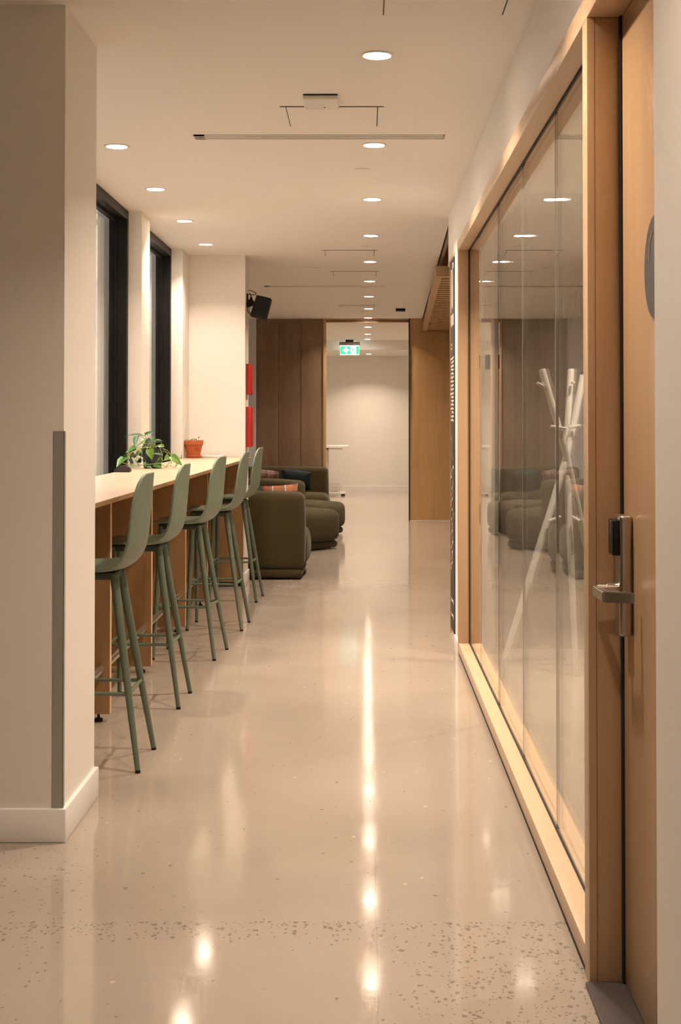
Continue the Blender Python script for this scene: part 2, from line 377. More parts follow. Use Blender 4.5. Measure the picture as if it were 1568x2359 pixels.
# nook on the right beyond the glass room
struct('wall_nook', box(2.9, 3.0, 8.46, 18.46, 0, 3.3), 'oak')
struct('ceiling_plenum', box(0.57, 3.0, 8.46, 18.6, 3.2, 3.3), 'plenum')
bm = bmesh.new(); prism(bm, [(0.575, 8.86), (0.60, 8.86), (0.80, 18.45), (0.78, 18.45)], lambda u, v, t: (u, v, t), CZ+0.005, 3.2)
struct('wall_plenum', bm, 'plenum')
struct('wall_right_end', box(0.55, 0.75, 8.02, 8.46, 0, CZ-0.001), 'wall')
struct('wall_right_return', box(0.552, 0.75, 8.46, 8.82, 0, 2.36), 'wall')
struct('wall_header', box(0.551, 0.70, 8.46, 9.15, 2.375, CZ-0.001), 'wall', 'painted header over the nook opening')
struct('trim_9', box(0.549, 0.71, 8.46, 9.16, 2.355, 2.375), 'maple')
struct('baseboard_right', box(0.543, 0.551, 7.96, 8.46, 0, 0.045), 'base')
# right wall above frame and near block
struct('wall_right', box(0.55, 0.72, 2.40, 8.02, 2.382, CZ-0.001), 'wall', 'white wall above the glazed partition')
struct('wall_right_near', box(0.50, 0.80, 0.2, 2.395, 0, CZ), 'wall', 'white wall corner at the right edge')
struct('wall_right_rear', box(0.60, 0.80, -4.2, 0.2, 0, CZ), 'wall')
# meeting room behind the glass
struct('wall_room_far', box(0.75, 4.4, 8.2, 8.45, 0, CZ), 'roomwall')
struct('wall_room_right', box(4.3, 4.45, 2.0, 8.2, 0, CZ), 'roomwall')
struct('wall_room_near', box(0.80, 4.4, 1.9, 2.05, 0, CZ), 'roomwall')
struct('ceiling_room', box(0.72, 4.45, 1.9, 8.46, CZ, CZ+0.1), 'ceil')

# ---------------------------------------------------------------- glazed partition (frame, panes) and door
gp = struct('window_3', box(0.535, 0.669, 3.335, 8.02, 2.32, 2.38, 0.0025), 'mapley', 'maple framed glass partition of the meeting room')
part('frame_sill', box(0.535, 0.669, 3.405, 7.95, 0.020, 0.073, 0.0025), 'mapley', gp)
part('frame_jamb', box(0.535, 0.669, 7.95, 8.02, 0.0, 2.32, 0.0025), 'maple', gp)
part('frame_jamb', box(0.535, 0.640, 3.335, 3.404, 0.0, 2.32, 0.0025), 'maple', gp)
part('frame_toe', box(0.5385, 0.66, 3.405, 7.95, 0.0, 0.020), 'blackm', gp)
part('frame_reveal', box(0.541, 0.56, 2.40, 8.02, 2.380, 2.386), 'guard', gp)
seams = [3.405, 4.36, 5.28, 6.23, 7.21, 7.95]
for i in range(5):
    a, c = seams[i]+0.002, seams[i+1]-0.002
    bm = bmesh.new(); ng = 16; fr_, bk_ = [], []       # each pane bows a millimetre towards the corridor
    for k in range(ng+1):
        u = -1+2*k/ng; x = 0.5990-0.0010*(1-u*u); yy = a+(c-a)*k/ng
        fr_.append((x, yy)); bk_.append((x+0.010, yy))
    prism(bm, fr_+bk_[::-1], lambda u, v, t: (u, v, t), 0.073, 2.32)
    part('glass_pane', bm, 'glass', gp)
for s in seams[1:5]:
    wd = 0.003 if abs(s-6.23) > 0.1 else 0.006
    part('pane_joint', box(0.5985, 0.6085, s-wd/2, s+wd/2, 0.073, 2.32), 'guard' if wd < 0.005 else 'rubber', gp)
gk = bmesh.new()
bx(gk, 0.5935, 0.5985, 3.405, 7.95, 0.073, 0.079); bx(gk, 0.5935, 0.5985, 3.405, 7.95, 2.312, 2.32)
bx(gk, 0.5935, 0.5985, 7.942, 7.95, 0.079, 2.312)
part('gasket', gk, 'rubber', gp)
dr = struct('door_1', box(0.6175, 0.660, 2.42, 3.318, 0.014, 2.318, 0.002), 'door', 'maple veneer door with a steel lever lock')
part('door_seal', box(0.612, 0.640, 3.3185, 3.3345, 0.014, 2.32), 'rubber', dr)
part('door_head', box(0.535, 0.669, 2.40, 3.334, 2.32, 2.38, 0.0025), 'mapley', dr)
part('jamb_joint', box(0.5535, 0.5545, 3.3335, 3.3345, 0.0, 2.32), 'terrad', dr)
part('threshold', box(0.525, 0.665, 2.40, 3.334, 0.0005, 0.012, 0.003), 'thresh', dr)
# round sign on the door
sg = thing('door_sign', 'dark round sign on the wooden door at the right edge', 'sign', (0.6165, 2.93, 1.673))
bm = bmesh.new(); n = 48
prism(bm, [(0.11*math.cos(2*PI*k/n), 0.11*math.sin(2*PI*k/n)) for k in range(n)], lambda u, v, t: (0.6165-t, 2.93+u, 1.673+v), 0.0, 0.004)
part('disc', bm, 'sign', sg)
bm = bmesh.new()
tube(bm, [(0.6122, 2.985, 1.690), (0.6122, 2.982, 1.715), (0.6122, 2.972, 1.735), (0.6122, 2.95, 1.75)], 0.0016, 6)
part('emblem', bm, 'plyedge', sg)
# door lock
lk = thing('door_lock', 'satin steel lever lock with black reader on the wooden door', 'lock', (0.6175, 3.24, 0.849))
part('escutcheon', box(0.587, 0.6172, 3.205, 3.275, 0.849, 1.128, 0.007, 4), 'steel', lk)
part('card_reader', box(0.571, 0.588, 3.212, 3.268, 1.035, 1.118, 0.004, 3), 'black', lk)
bm = bmesh.new(); tube(bm, [(0.588, 3.243, 0.957), (0.562, 3.243, 0.957)], 0.0125, 20); part('rose', bm, 'chrome', lk)
bm = bmesh.new(); tube(bm, [(0.563, 3.243, 0.957), (0.541, 3.243, 0.957)], 0.0095, 20); part('spindle', bm, 'chrome', lk)
bm = bmesh.new()
poly = [(0.532, 3.256), (0.545, 3.256), (0.549, 3.150), (0.603, 3.125), (0.603, 3.113), (0.541, 3.128), (0.534, 3.135)]
prism(bm, poly, lambda u, v, t: (u, v, t), 0.938, 0.962)
bmesh.ops.bevel(bm, geom=bm.edges[:], offset=0.002, segments=2, affect='EDGES'); part('lever', bm, 'chrome', lk)

# ---------------------------------------------------------------- ceiling lights and fittings
def downlight(x, y, z, label, group, r=0.049, power=1.0):
    t = thing('downlight', label, 'ceiling light', (x, y, z), 0, group)
    bm = bmesh.new(); n = 40
    prof = [(r, -0.002), (r+0.003, -0.006), (r+0.010, -0.005), (r+0.013, 0.0), (r, 0.0)]
    rings = [[bm.verts.new((a*math.cos(2*PI*k/n), a*math.sin(2*PI*k/n), zz)) for k in range(n)] for a, zz in prof]
    for i in range(5):
        r0, r1 = rings[i], rings[(i+1) % 5]
        for k in range(n): bm.faces.new((r0[k], r0[(k+1)%n], r1[(k+1)%n], r1[k]))
    obj('trim_ring', bm, 'white', t)
    bm = bmesh.new(); lathe(bm, [(r-0.0005, -0.0045), (r-0.0005, -0.001)], n=n); obj('lens', bm, 'lamp', t)
    ld = bpy.data.lights.new('downlight_lamp', 'AREA'); ld.shape = 'DISK'; ld.size = 2*r-0.004; ld.energy = LAMP*power; ld.color = LCOL; ld.spread = math.radians(125)
    lo = bpy.data.objects.new('downlight_lamp', ld); COL.objects.link(lo); lo.parent = t; lo.location = (0, 0, -0.0065)
    return t
ordn = ['first', 'second', 'third', 'fourth', 'fifth', 'sixth', 'seventh', 'eighth', 'ninth', 'tenth', 'eleventh', 'twelfth']
for i in range(-2, 12):
    y = 5.08 + 1.67*i
    if i < 0: lab = 'round downlight of the centre row, %s above or behind the viewpoint' % ['nearest', 'second', 'third'][-1-i]
    else: lab = 'round ceiling downlight, %s of the long centre row counted from the foreground' % ordn[i]
    if abs(y-18.5) < 0.12: y -= 0.15
    if i == 11: y = 23.15
    downlight(0.045, y, CZ, lab, 'centre row of downlights', 0.049, 0.55 if i < -1 else 1.0 if i < 5 else 1.3)
for i, y in enumerate((6.783, 8.045, 9.342, 10.588)):
    downlight(-1.215, y, CZ, 'round ceiling downlight above the bar counter, %s from the foreground' % ordn[i], 'downlights above the counter', 0.049, 0.58)
downlight(0.07, 25.0, 2.53, 'small round downlight in the bulkhead by the far wall', 'downlights', 0.045)
downlight(1.75, 17.55, 3.2, 'downlight over the oak wall of the nook', 'nook lights')
downlight(1.95, 14.6, 3.2, 'downlight inside the nook canopy', 'nook lights')
downlight(1.50, 7.0, CZ, 'downlight over the coat stand behind the glass', 'meeting room lights', 0.049, 2.2)
downlight(2.3, 4.4, CZ, 'added unseen downlight brightening the meeting room near the door', 'meeting room lights', 0.049, 0.8)  # lamp added out of view to brighten the room behind the glass
# glowing panel added to brighten the court beyond the windows
o = obj('court_fill_light', box(-3.9, -3.5, 8, 19, 4.5, 4.55), 'lampo'); tag(o, 'long added fill light for the court beyond the windows', 'ceiling light')
struct('ceiling_court', box(-5.2, -1.53, 5.0, 20.2, 4.56, 4.7), 'ceil')
struct('wall_court_near', box(-5.0, -1.73, 4.99, 5.1, 0, 4.6), 'wall')
struct('wall_facade', box(-1.72, -1.6, 5.0, 20.2, CZ+0.13, 4.6), 'wall')

def slot(name, x0, x1, y0, y1, label):
    t = thing(name, label, 'air vent', ((x0+x1)/2, (y0+y1)/2, CZ))
    bm = bmesh.new(); m = (y0+y1)/2
    for a, c in ((y0, y0+0.016), (m-0.011, m+0.011), (y1-0.016, y1)): bx(bm, x0, x1, a, c, CZ-0.006, CZ-0.0005)
    bx(bm, x0, x0+0.05, y0, y1, CZ-0.006, CZ-0.0005); bx(bm, x1-0.004, x1, y0, y1, CZ-0.006, CZ-0.0005)
    part('frame', bm, 'white', t)
    for a, c in ((y0+0.016, m-0.011), (m+0.011, y1-0.016)):
        part('slot', box(x0+0.05, x1-0.004, a, c, CZ-0.0022, CZ-0.0005), 'blackm', t)
slot('linear_diffuser', -0.806, 0.375, 6.515, 6.605, 'long linear slot diffuser across the near ceiling')
slot('linear_diffuser', -1.01, 0.20, 13.92, 14.01, 'linear slot diffuser across the ceiling above the lounge')
def access(xc, yc, label, s=0.39):
    t = thing('access_panel', label, 'ceiling panel', (xc, yc, CZ), 0, 'ceiling access panels')
    h = s/2
    part('panel', box(xc-h, xc+h, yc-h, yc+h, CZ-0.0035, CZ-0.0005, 0.001, 1), 'ceil', t)
    for a in ((xc-h-0.028, xc+h+0.028, yc-h-0.0028, yc-h), (xc-h-0.0028, xc-h, yc-h, yc+h), (xc+h, xc+h+0.0035, yc-h, yc+h), (xc-h, xc+h, yc+h, yc+h+0.0012)):
        part('gap', box(*a, CZ-0.003, CZ-0.0005), 'blackm', t)
access(0.258, 4.375, 'square access panel at the top edge of the ceiling')
access(-0.142, 6.12, 'square access panel before the near slot diffuser')
access(-0.122, 11.17, 'square access panel above the end of the bar counter')
access(-0.094, 12.74, 'square access panel in the lounge ceiling, second from the counter')
access(-0.088, 16.5, 'faint access panel in the ceiling near the wood wall')
t = thing('ceiling_sensor', 'white ceiling box beside the nearest downlights', 'sensor', (-0.183, 5.79, CZ))
part('housing', box(-0.256, -0.110, 5.70, 5.90, CZ-0.022, CZ-0.0005, 0.005, 3), 'white', t)
part('indicator', box(-0.172, -0.166, 5.84, 5.848, CZ-0.024, CZ-0.021), 'terrad', t)
part('shadow_strip', box(-0.254, -0.112, 5.696, 5.70, CZ-0.005, CZ-0.0005), 'blackm', t)  # black strip standing in for the shadow along the near edge
def disc(x, y, r, label, mat='ceil', h=0.008):
    bm = bmesh.new(); lathe(bm, [(r*0.9, -h), (r, -h*0.7), (r, -0.0005)], n=32)
    o = obj('ceiling_disc', bm, mat); o.location = (x, y, CZ); tag(o, label, 'ceiling cover', 'ceiling discs')
disc(-0.012, 7.43, 0.042, 'round sprinkler cover behind the second centre downlight')
disc(-0.01, 10.75, 0.042, 'round sprinkler cover behind the fourth centre downlight')
disc(-0.48, 12.3, 0.085, 'round white ceiling speaker left of the centre row')
disc(0.0, 14.1, 0.042, 'round sprinkler cover above the lounge')
disc(-0.01, 17.3, 0.042, 'round sprinkler cover before the wood track')
o = obj('ceiling_box', box(0.375, 0.49, 16.75, 16.9, CZ-0.03, CZ-0.0005, 0.004), 'blackm'); tag(o, 'small black box on the ceiling near the oak wall', 'sensor')

# exit sign
ex = thing('exit_sign', 'green exit sign with arrow and running figure', 'sign', (-0.256, 23.4, 2.43))
EY = 23.4
def E(px, py): p = P(px, py, EY); return p.x, p.z
x0, z1 = E(783, 795.5); x1, z0 = E(827, 817.5)
part('mount', box(-0.324, -0.192, EY-0.05, EY+0.05, 2.655, CZ-0.0005), 'blackm', ex)
part('housing', box(x0-0.008, x1+0.008, EY-0.035, EY+0.035, z1, 2.655, 0.004), 'grey', ex)
part('end_cap', box(x0-0.012, x0-0.008, EY-0.037, EY+0.037, z1-0.004, 2.645), 'black', ex)
part('end_cap', box(x1+0.008, x1+0.012, EY-0.037, EY+0.037, z1-0.004, 2.645), 'black', ex)
pl = part('light_panel', box(x0, x1, EY-0.010, EY+0.010, z0-0.002, z1), 'exitw', ex)
W_, H_ = x1-x0, z1-z0
part('green_field', box(x0+0.002, x0+W_*0.54, EY-0.0125, EY-0.0101, z0+0.012, z1-0.016), 'green', pl)
part('green_field', box(x0+W_*0.84, x1-0.003, EY-0.0125, EY-0.0101, z0+0.012, z1-0.016), 'green', pl)
zc = (z0+z1)/2-0.002
bm = bmesh.new()
ar = [(x0+0.035, zc), (x0+0.10, zc+0.052), (x0+0.128, zc+0.052), (x0+0.098, zc+0.018), (x0+0.15, zc+0.018), (x0+0.15, zc-0.018), (x0+0.098, zc-0.018), (x0+0.128, zc-0.052), (x0+0.10, zc-0.052)]
prism(bm, ar, lambda u, v, t: (u, EY-t, v), 0.0126, 0.0145); part('arrow', bm, 'exitw', pl)
fx = x0+W_*0.66
bm = bmesh.new()
def limb(a, c, r): tube(bm, [(fx+a[0], EY-0.0125, zc+a[1]), (fx+c[0], EY-0.0125, zc+c[1])], r, 6)
bmesh.ops.create_uvsphere(bm, u_segments=10, v_segments=6, radius=0.0075, matrix=Matrix.Translation((fx-0.006, EY-0.0125, zc+0.042)))
limb((-0.003, 0.03), (0.010, -0.008), 0.008); limb((0.010, -0.008), (-0.004, -0.03), 0.005); limb((-0.004, -0.03), (-0.016, -0.052), 0.004)
limb((0.010, -0.008), (0.024, -0.032), 0.005); limb((0.024, -0.032), (0.044, -0.034), 0.004)
limb((-0.003, 0.028), (-0.020, 0.016), 0.004); limb((-0.020, 0.016), (-0.026, 0.002), 0.003); limb((-0.003, 0.028), (0.018, 0.014), 0.004); limb((0.018, 0.014), (0.030, 0.020), 0.003)
part('running_figure', bm, 'green', pl)

# ---------------------------------------------------------------- bar counter
def cx(Y): return -0.99+0.0112*(Y-5.09)
ct = thing('bar_counter', 'long birch bar counter under the windows', 'counter', (-1.25, 8.15, 0))
bm = bmesh.new()
prism(bm, [(-1.456, 5.006), (cx(5.006), 5.006), (cx(11.29), 11.29), (-1.43, 11.29), (-1.43, 10.9), (-1.435, 8.9), (-1.456, 8.9)], lambda u, v, t: (u, v, t), 1.0225, 1.0425)
bmesh.ops.bevel(bm, geom=bm.edges[:], offset=0.0012, segments=1, affect='EDGES')
wt = part('worktop', bm, 'top', ct)
bm = bmesh.new()
prism(bm, [(cx(5.006)+0.0002, 5.006), (cx(5.006)+0.0012, 5.006), (cx(11.29)+0.0012, 11.29), (cx(11.29)+0.0002, 11.29)], lambda u, v, t: (u, v, t), 1.0237, 1.0413)
part('edge_band', bm, 'ply', wt)
for y in (6.22, 7.42, 8.83, 10.05):
    p = part('panel', box(-1.432, -1.138, y, y+0.036, 0.035, 1.0222), 'ply', ct)
    part('panel_edge', box(-1.1379, -1.1365, y, y+0.036, 0.035, 1.0222), 'plyedge', p)
    for x in (-1.19, -1.38):
        bm = bmesh.new(); lathe(bm, [(0.019, 0.0005), (0.019, 0.012), (0.013, 0.016), (0.006, 0.016), (0.006, 0.035)], (x, y+0.018, 0), 16)
        part('glide', bm, 'blackm', p)
part('panel', box(-1.432, -0.985, 11.255, 11.291, 0.035, 1.0222), 'ply', ct)
part('toe_kick', box(-1.432, -0.995, 11.26, 11.286, 0.0005, 0.035), 'blackm', ct)
part('back_panel', box(-1.452, -1.433, 5.05, 11.25, 0.035, 1.0222), 'ply', ct)
bm = bmesh.new(); tube(bm, [(-1.178, 5.05, 0.238), (-1.178, 11.255, 0.238)], 0.0205, 20); part('foot_rail', bm, 'chrome', ct)

# ---------------------------------------------------------------- bar stools
def make_stool():
    t = thing('bar_stool', '', 'stool', (0, 0, 0), 0, 'sage green bar stools along the counter')
    # seat shell: profile (x,z) from front lip over seat into back; local +x is the back
    prof = [(-0.200, 0.752), (-0.190, 0.764), (-0.165, 0.771), (-0.10, 0.770), (-0.03, 0.766), (0.03, 0.763), (0.078, 0.765), (0.118, 0.775), (0.149, 0.794),
            (0.170, 0.822), (0.182, 0.858), (0.188, 0.90), (0.192, 0.95), (0.196, 1.00), (0.200, 1.05), (0.204, 1.095), (0.206, 1.118), (0.207, 1.131), (0.2075, 1.138)]
    half = [0.145, 0.170, 0.185, 0.196, 0.203, 0.207, 0.209, 0.210, 0.210, 0.209, 0.207, 0.205, 0.202, 0.197, 0.185, 0.164, 0.138, 0.112, 0.088]
    nv = 15; bm = bmesh.new(); rows = []
    n = len(prof)
    for i, ((x, z), hw) in enumerate(zip(prof, half)):
        j0, j1 = max(i-1, 0), min(i+1, n-1)
        tx, tz = prof[j1][0]-prof[j0][0], prof[j1][1]-prof[j0][1]; l = math.hypot(tx, tz); nx, nz = -tz/l, tx/l   # towards the sitter
        bend = max(0.0, min(1.0, (i-3)/6.0))
        dish = 0.010 + 0.022*bend
        row = []
        for k in range(nv):
            s = -1+2*k/(nv-1)
            d = dish*(abs(s)*hw/0.21)**2.2
            row.append(bm.verts.new((x+nx*d, s*hw, z+nz*d)))
        rows.append(row)
    for a, c in zip(rows, rows[1:]):
        for k in range(nv-1): bm.faces.new((a[k], a[k+1], c[k+1], c[k]))
    # thicken
    bmesh.ops.recalc_face_normals(bm, faces=bm.faces[:])
    bm.normal_update()
    # make normals point to the underside / rear
    mid = rows[5][7]
    if mid.normal.z > 0: bmesh.ops.reverse_faces(bm, faces=bm.faces[:]); bm.normal_update()
    top_f = bm.faces[:]
    offs = {v: bm.verts.new(v.co + v.normal*0.013) for v in bm.verts[:]}
    bnd = [e for e in bm.edges if e.is_boundary]
    for f in top_f: bm.faces.new([offs[v] for v in f.verts])
    for e in bnd:
        a, c = e.verts; bm.faces.new((a, c, offs[c], offs[a]))
    bmesh.ops.recalc_face_normals(bm, faces=bm.faces[:])
    sh = obj('seat_shell', bm, 'sage', t, 50)
    m = sh.modifiers.new('bev', 'BEVEL'); m.width = 0.003; m.segments = 2; m.limit_method = 'ANGLE'; m.angle_limit = math.radians(50)
    m = sh.modifiers.new('sub', 'SUBSURF'); m.levels = 1; m.render_levels = 1
    obj('under_plate', box(-0.145, 0.092, -0.085, 0.085, 0.722, 0.752, 0.006), 'saged', t)
    legs = {}
    for sx, tx, fx_ in ((-1, -0.130, -0.148), (1, 0.085, 0.200)):
        for sy in (-1, 1):
            bm = bmesh.new(); a, c = Vector((tx, sy*0.070, 0.742)), Vector((fx_, sy*0.188, 0.010)); legs[(sx, sy)] = (a, c)
            tube(bm, [a, a.lerp(c, 0.03), a.lerp(c, 0.5), c], [0.0175, 0.0175, 0.015, 0.0102], 14)
            lg = obj('leg', bm, 'sagem', t)
            bm = bmesh.new(); tube(bm, [c+Vector((0, 0, 0.0004)), c+Vector((0.001*sx, 0.001*sy, -0.0095))], 0.0103, 12); obj('foot_cap', bm, 'blackm', lg)
    q = [legs[k][0].lerp(legs[k][1], 0.615) for k in ((1, -1), (1, 1), (-1, 1), (-1, -1))]
    for i in range(4):
        bm = bmesh.new(); tube(bm, [q[i], q[(i+1) % 4]], 0.0075, 10); obj('footrest_bar', bm, 'sagem', t)
    return t
st = [(-1.065, 5.52, 0.5, 'sage green bar stool nearest the viewpoint, partly behind the foreground wall end'),
      (-1.065, 6.69, 1.0, 'second sage green bar stool from the foreground, before the potted vine'),
      (-1.025, 8.00, 5.0, 'middle one of the five sage green bar stools'),
      (-0.978, 9.08, 2.5, 'fourth sage green bar stool from the foreground, second from the lounge'),
      (-0.990, 10.46, 3.0, 'sage green bar stool farthest back, beside the dark armchair')]
proto = make_stool()
for i, (x, y, a, lab) in enumerate(st):
    o = proto if i == 0 else copy_tree(proto)
    o.location = (x, y, 0); o.rotation_euler = (0, 0, -math.radians(a)); o['label'] = lab

# ---------------------------------------------------------------- lounge furniture
def rbox(x0, x1, y0, y1, z0, z1, r, seg=5, bulge=0.0):
    bm = box(x0, x1, y0, y1, z0, z1, r, seg)
    if bulge:
        bmesh.ops.subdivide_edges(bm, edges=[e for e in bm.edges if e.calc_length() > 0.15], cuts=5, use_grid_fill=True)
        c = Vector(((x0+x1)/2, (y0+y1)/2, (z0+z1)/2)); h = Vector(((x1-x0)/2, (y1-y0)/2, (z1-z0)/2))
        for v in bm.verts:
            d = v.co-c; u = [max(-1, min(1, d[k]/h[k])) for k in range(3)]
            for k in range(3):
                o1, o2 = [j for j in range(3) if j != k]
                v.co[k] += bulge*u[k]*(1-u[o1]**2)*(1-u[o2]**2)
    return bm
def armchair(loc, rz, label, wdt=0.80, seatd=0.56):
    # local: back along y=-, faces +y
    t = thing('armchair', label, 'armchair', loc, math.radians(rz), 'olive green lounge seats')
    h = wdt/2
    obj('base_roll', rbox(-h+0.012, h-0.012, -0.006, 0.27+seatd-0.02, 0.012, 0.085, 0.032, 4), 'olive', t, 60)
    obj('backrest', rbox(-h, h, 0.0, 0.27, 0.082, 0.728, 0.055, 6, 0.014), 'olive', t, 60)
    obj('seat', rbox(-h-0.012, h+0.012, 0.18, 0.27+seatd, 0.082, 0.405, 0.075, 6, 0.03), 'olive', t, 60)
    return t
armchair((-0.945, 11.72, 0), 0, 'dark olive armchair with its back to the viewpoint, at the end of the counter', 0.86, 0.62)
armchair((-1.06, 14.20, 0), -38, 'olive armchair turned towards the corridor, behind the near armchair', 0.78, 0.54)
armchair((-1.03, 18.25, 0), 180, 'dark olive armchair facing the viewpoint before the brown wood wall', 1.10, 0.50)
t = thing('ottoman', 'rounded olive ottoman between the lounge armchairs', 'ottoman', (-0.70, 16.35, 0), math.radians(-30), 'olive green lounge seats')
obj('base_roll', rbox(-0.35, 0.35, -0.30, 0.30, 0.012, 0.085, 0.032, 4), 'olive', t, 60)
obj('cushion', rbox(-0.375, 0.375, -0.325, 0.325, 0.082, 0.375, 0.07, 6, 0.03), 'olive', t, 60)
def pillow(loc, rot, s, mat, label, th=0.07):
    bm = bmesh.new(); n = 14; g = {}
    for side in (1, -1):
        for i in range(n+1):
            for k in range(n+1):
                u, v = -1+2*i/n, -1+2*k/n
                e = (1-abs(u)**3)*(1-abs(v)**3)
                if side == -1 and (i in (0, n) or k in (0, n)): g[(side, i, k)] = g[(1, i, k)]; continue
                pin = 1-0.05*(1-u*u)*abs(v)**4-0.0
                pin2 = 1-0.05*(1-v*v)*abs(u)**4
                g[(side, i, k)] = bm.verts.new((u*s/2*pin2, side*th*max(e, 0)**0.55, v*s/2*pin))
        for i in range(n):
            for k in range(n):
                bm.faces.new([g[(side, i, k)], g[(side, i+1, k)], g[(side, i+1, k+1)], g[(side, i, k+1)]])
    o = obj('throw_pillow', bm, mat, None, 80); o.location = loc; o.rotation_euler = rot
    return tag(o, label, 'pillow', 'lounge pillows')
pillow((-0.735, 12.15, 0.625), (math.radians(-18), math.radians(-4), math.radians(4)), 0.32, 'plaidr', 'red and white plaid pillow behind the near armchair back', 0.06)
pillow((-1.075, 12.15, 0.62), (math.radians(-18), math.radians(5), 0), 0.34, 'plaidg', 'dark green tartan pillow left of the red plaid one', 0.06)
pillow((-0.87, 17.70, 0.575), (math.radians(52), 0.1, 0), 0.38, 'teal', 'dark teal pillow on the farthest armchair')
pillow((-1.29, 17.74, 0.575), (math.radians(48), 0.1, 0.1), 0.38, 'pink', 'pink and brown plaid pillow on the farthest armchair')

# small standing table far behind
t = thing('side_desk', 'small white standing desk before the far wall', 'desk', (-0.62, 24.75, 0))
part('desktop', box(-1.05, -0.298, 24.35, 25.15, 0.845, 0.885, 0.006), 'white', t)
part('column', box(-0.685, -0.640, 24.70, 24.78, 0.03, 0.845, 0.004), 'white', t)
part('support_rail', box(-0.92, -0.40, 24.70, 24.78, 0.815, 0.845), 'white', t)
for y in (24.58, 25.0):
    f = part('foot_bar', box(-0.98, -0.345, y-0.03, y+0.03, 0.03, 0.06, 0.004), 'white', t)
    part('foot_pad', box(-0.42, -0.355, y-0.025, y+0.025, 0.0005, 0.03), 'blackm', f)
    part('foot_pad', box(-0.97, -0.905, y-0.025, y+0.025, 0.0005, 0.03), 'blackm', f)
part('foot_link', box(-0.70, -0.625, 24.6, 24.98, 0.031, 0.055), 'white', t)

# ---------------------------------------------------------------- things on the end wall
def redbox(z0, z1, dp, label):
    t = thing('wall_box', label, 'red box', (-0.965, 11.475, z0), 0, 'red boxes on the return wall')
    part('body', box(-0.9745, -0.975+dp, 11.39, 11.56, z0, z1, 0.004), 'red', t)
    part('front_panel', box(-0.975+dp, -0.968+dp, 11.40, 11.55, z0+0.01, z1-0.01, 0.002), 'red', t)
redbox(1.552, 1.806, 0.040, 'upper red box on the return wall beside the lounge')
redbox(1.122, 1.453, 0.044, 'lower longer red box on the return wall beside the lounge')
sp = thing('wall_speaker', 'black loudspeaker on a bracket at the end of the white return wall', 'speaker', (-0.975, 11.47, 2.28))
def S(cxp, cyp, Y=11.47):
    return P(550+cxp/15.68, 650+cyp/15.68, Y)
bm = bmesh.new()
cn = [S(415, 1235), S(985, 1365), S(1175, 600), S(655, 478)]
for y in (-0.075, 0.075): pass
va = [bm.verts.new((c.x, 11.40, c.z)) for c in cn]; vb = [bm.verts.new((c.x, 11.56, c.z)) for c in cn]
bm.faces.new(va); bm.faces.new(vb[::-1])
for k in range(4): bm.faces.new((va[k], vb[k], vb[(k+1)%4], va[(k+1)%4]))
bmesh.ops.bevel(bm, geom=bm.edges[:], offset=0.005, segments=2, affect='EDGES')
part('cabinet', bm, 'blackm', sp)
bm = bmesh.new()
br = [S(282, 600), S(390, 630), S(420, 500), S(370, 370), S(400, 390), S(470, 560), S(530, 690), S(600, 700), S(540, 800), S(480, 850), S(300, 910)]
prism(bm, [(p.x, p.z) for p in br], lambda u, v, t: (u, t, v), 11.45, 11.50); part('bracket', bm, 'blackm', sp)
part('wall_plate', box(-0.9748, -0.965, 11.43, 11.52, S(0, 905).z, S(0, 420).z), 'blackm', sp)
for pts in ([(330, 430), (420, 450), (480, 455), (580, 450), (620, 410), (600, 380), (500, 330), (400, 295), (330, 290)], [(300, 900), (295, 1000), (330, 1080), (400, 1150), (450, 1180)], [(385, 900), (350, 990), (370, 1080), (440, 1110)]):
    bm = bmesh.new(); tube(bm, [S(*q) for q in pts], 0.0032, 6); part('cable', bm, 'blackm', sp)
# second speaker farther on, on the edge of the wood wall (seen only in the glass)
o = thing('wall_speaker', 'small black loudspeaker in the far room, seen reflected in the glass', 'speaker', (-0.80, 22.7, 2.15))
part('cabinet', box(-0.87, -0.73, 22.6, 22.78, 2.17, 2.40, 0.006), 'blackm', o)
part('bracket', box(-0.806, -0.794, 22.68, 22.70, 2.40, CZ-0.001), 'white', o)

# ---------------------------------------------------------------- nook: slatted canopy, pipes, chalkboard
cp = thing('slat_canopy', 'slatted oak ceiling canopy over the nook', 'canopy', (1.6, 14.9, 2.53))
def ex_(y): return 0.585+(y-11.4)/7.05*0.185
bm = bmesh.new(); prism(bm, [(ex_(11.4), 11.4), (ex_(11.4)+0.05, 11.4), (ex_(18.44)+0.05, 18.44), (ex_(18.44), 18.44)], lambda u, v, t: (u, v, t), 2.525, 2.61)
part('side_fascia', bm, 'slat', cp)
part('front_fascia', box(ex_(11.4)+0.05, 2.85, 11.40, 11.46, 2.525, 2.61), 'slat', cp)
y = 11.55
while y < 18.4:
    part('slat', box(ex_(y)+0.05, 2.85, y, y+0.10, 2.535, 2.60), 'slat', cp); y += 0.21
part('canopy_back', box(0.83, 2.85, 11.46, 18.44, 2.602, 2.609), 'terrad', cp)
for k, (z, y) in enumerate(((2.93, 10.3), (3.05, 11.0))):
    bm = bmesh.new(); tube(bm, [(0.65, y, z), (2.9, y, z)], 0.035, 14); o = obj('ceiling_pipe', bm, 'grey')
    tag(o, ('lower' if k == 0 else 'upper') + ' grey pipe above the nook canopy', 'pipe', 'nook pipes')
for k, x in enumerate((0.72, 0.78, 0.86)):
    o = obj('hanger_rod', box(x, x+0.012, 11.42, 11.432, 2.61, 3.2), 'grey'); tag(o, '%s thin rod holding up the slatted canopy' % ['left', 'middle', 'right'][k], 'rod', 'canopy rods')
cb = thing('chalkboard', 'tall narrow chalkboard with chalk writing past the glass partition', 'chalkboard', (0.552, 8.64, 0.035))
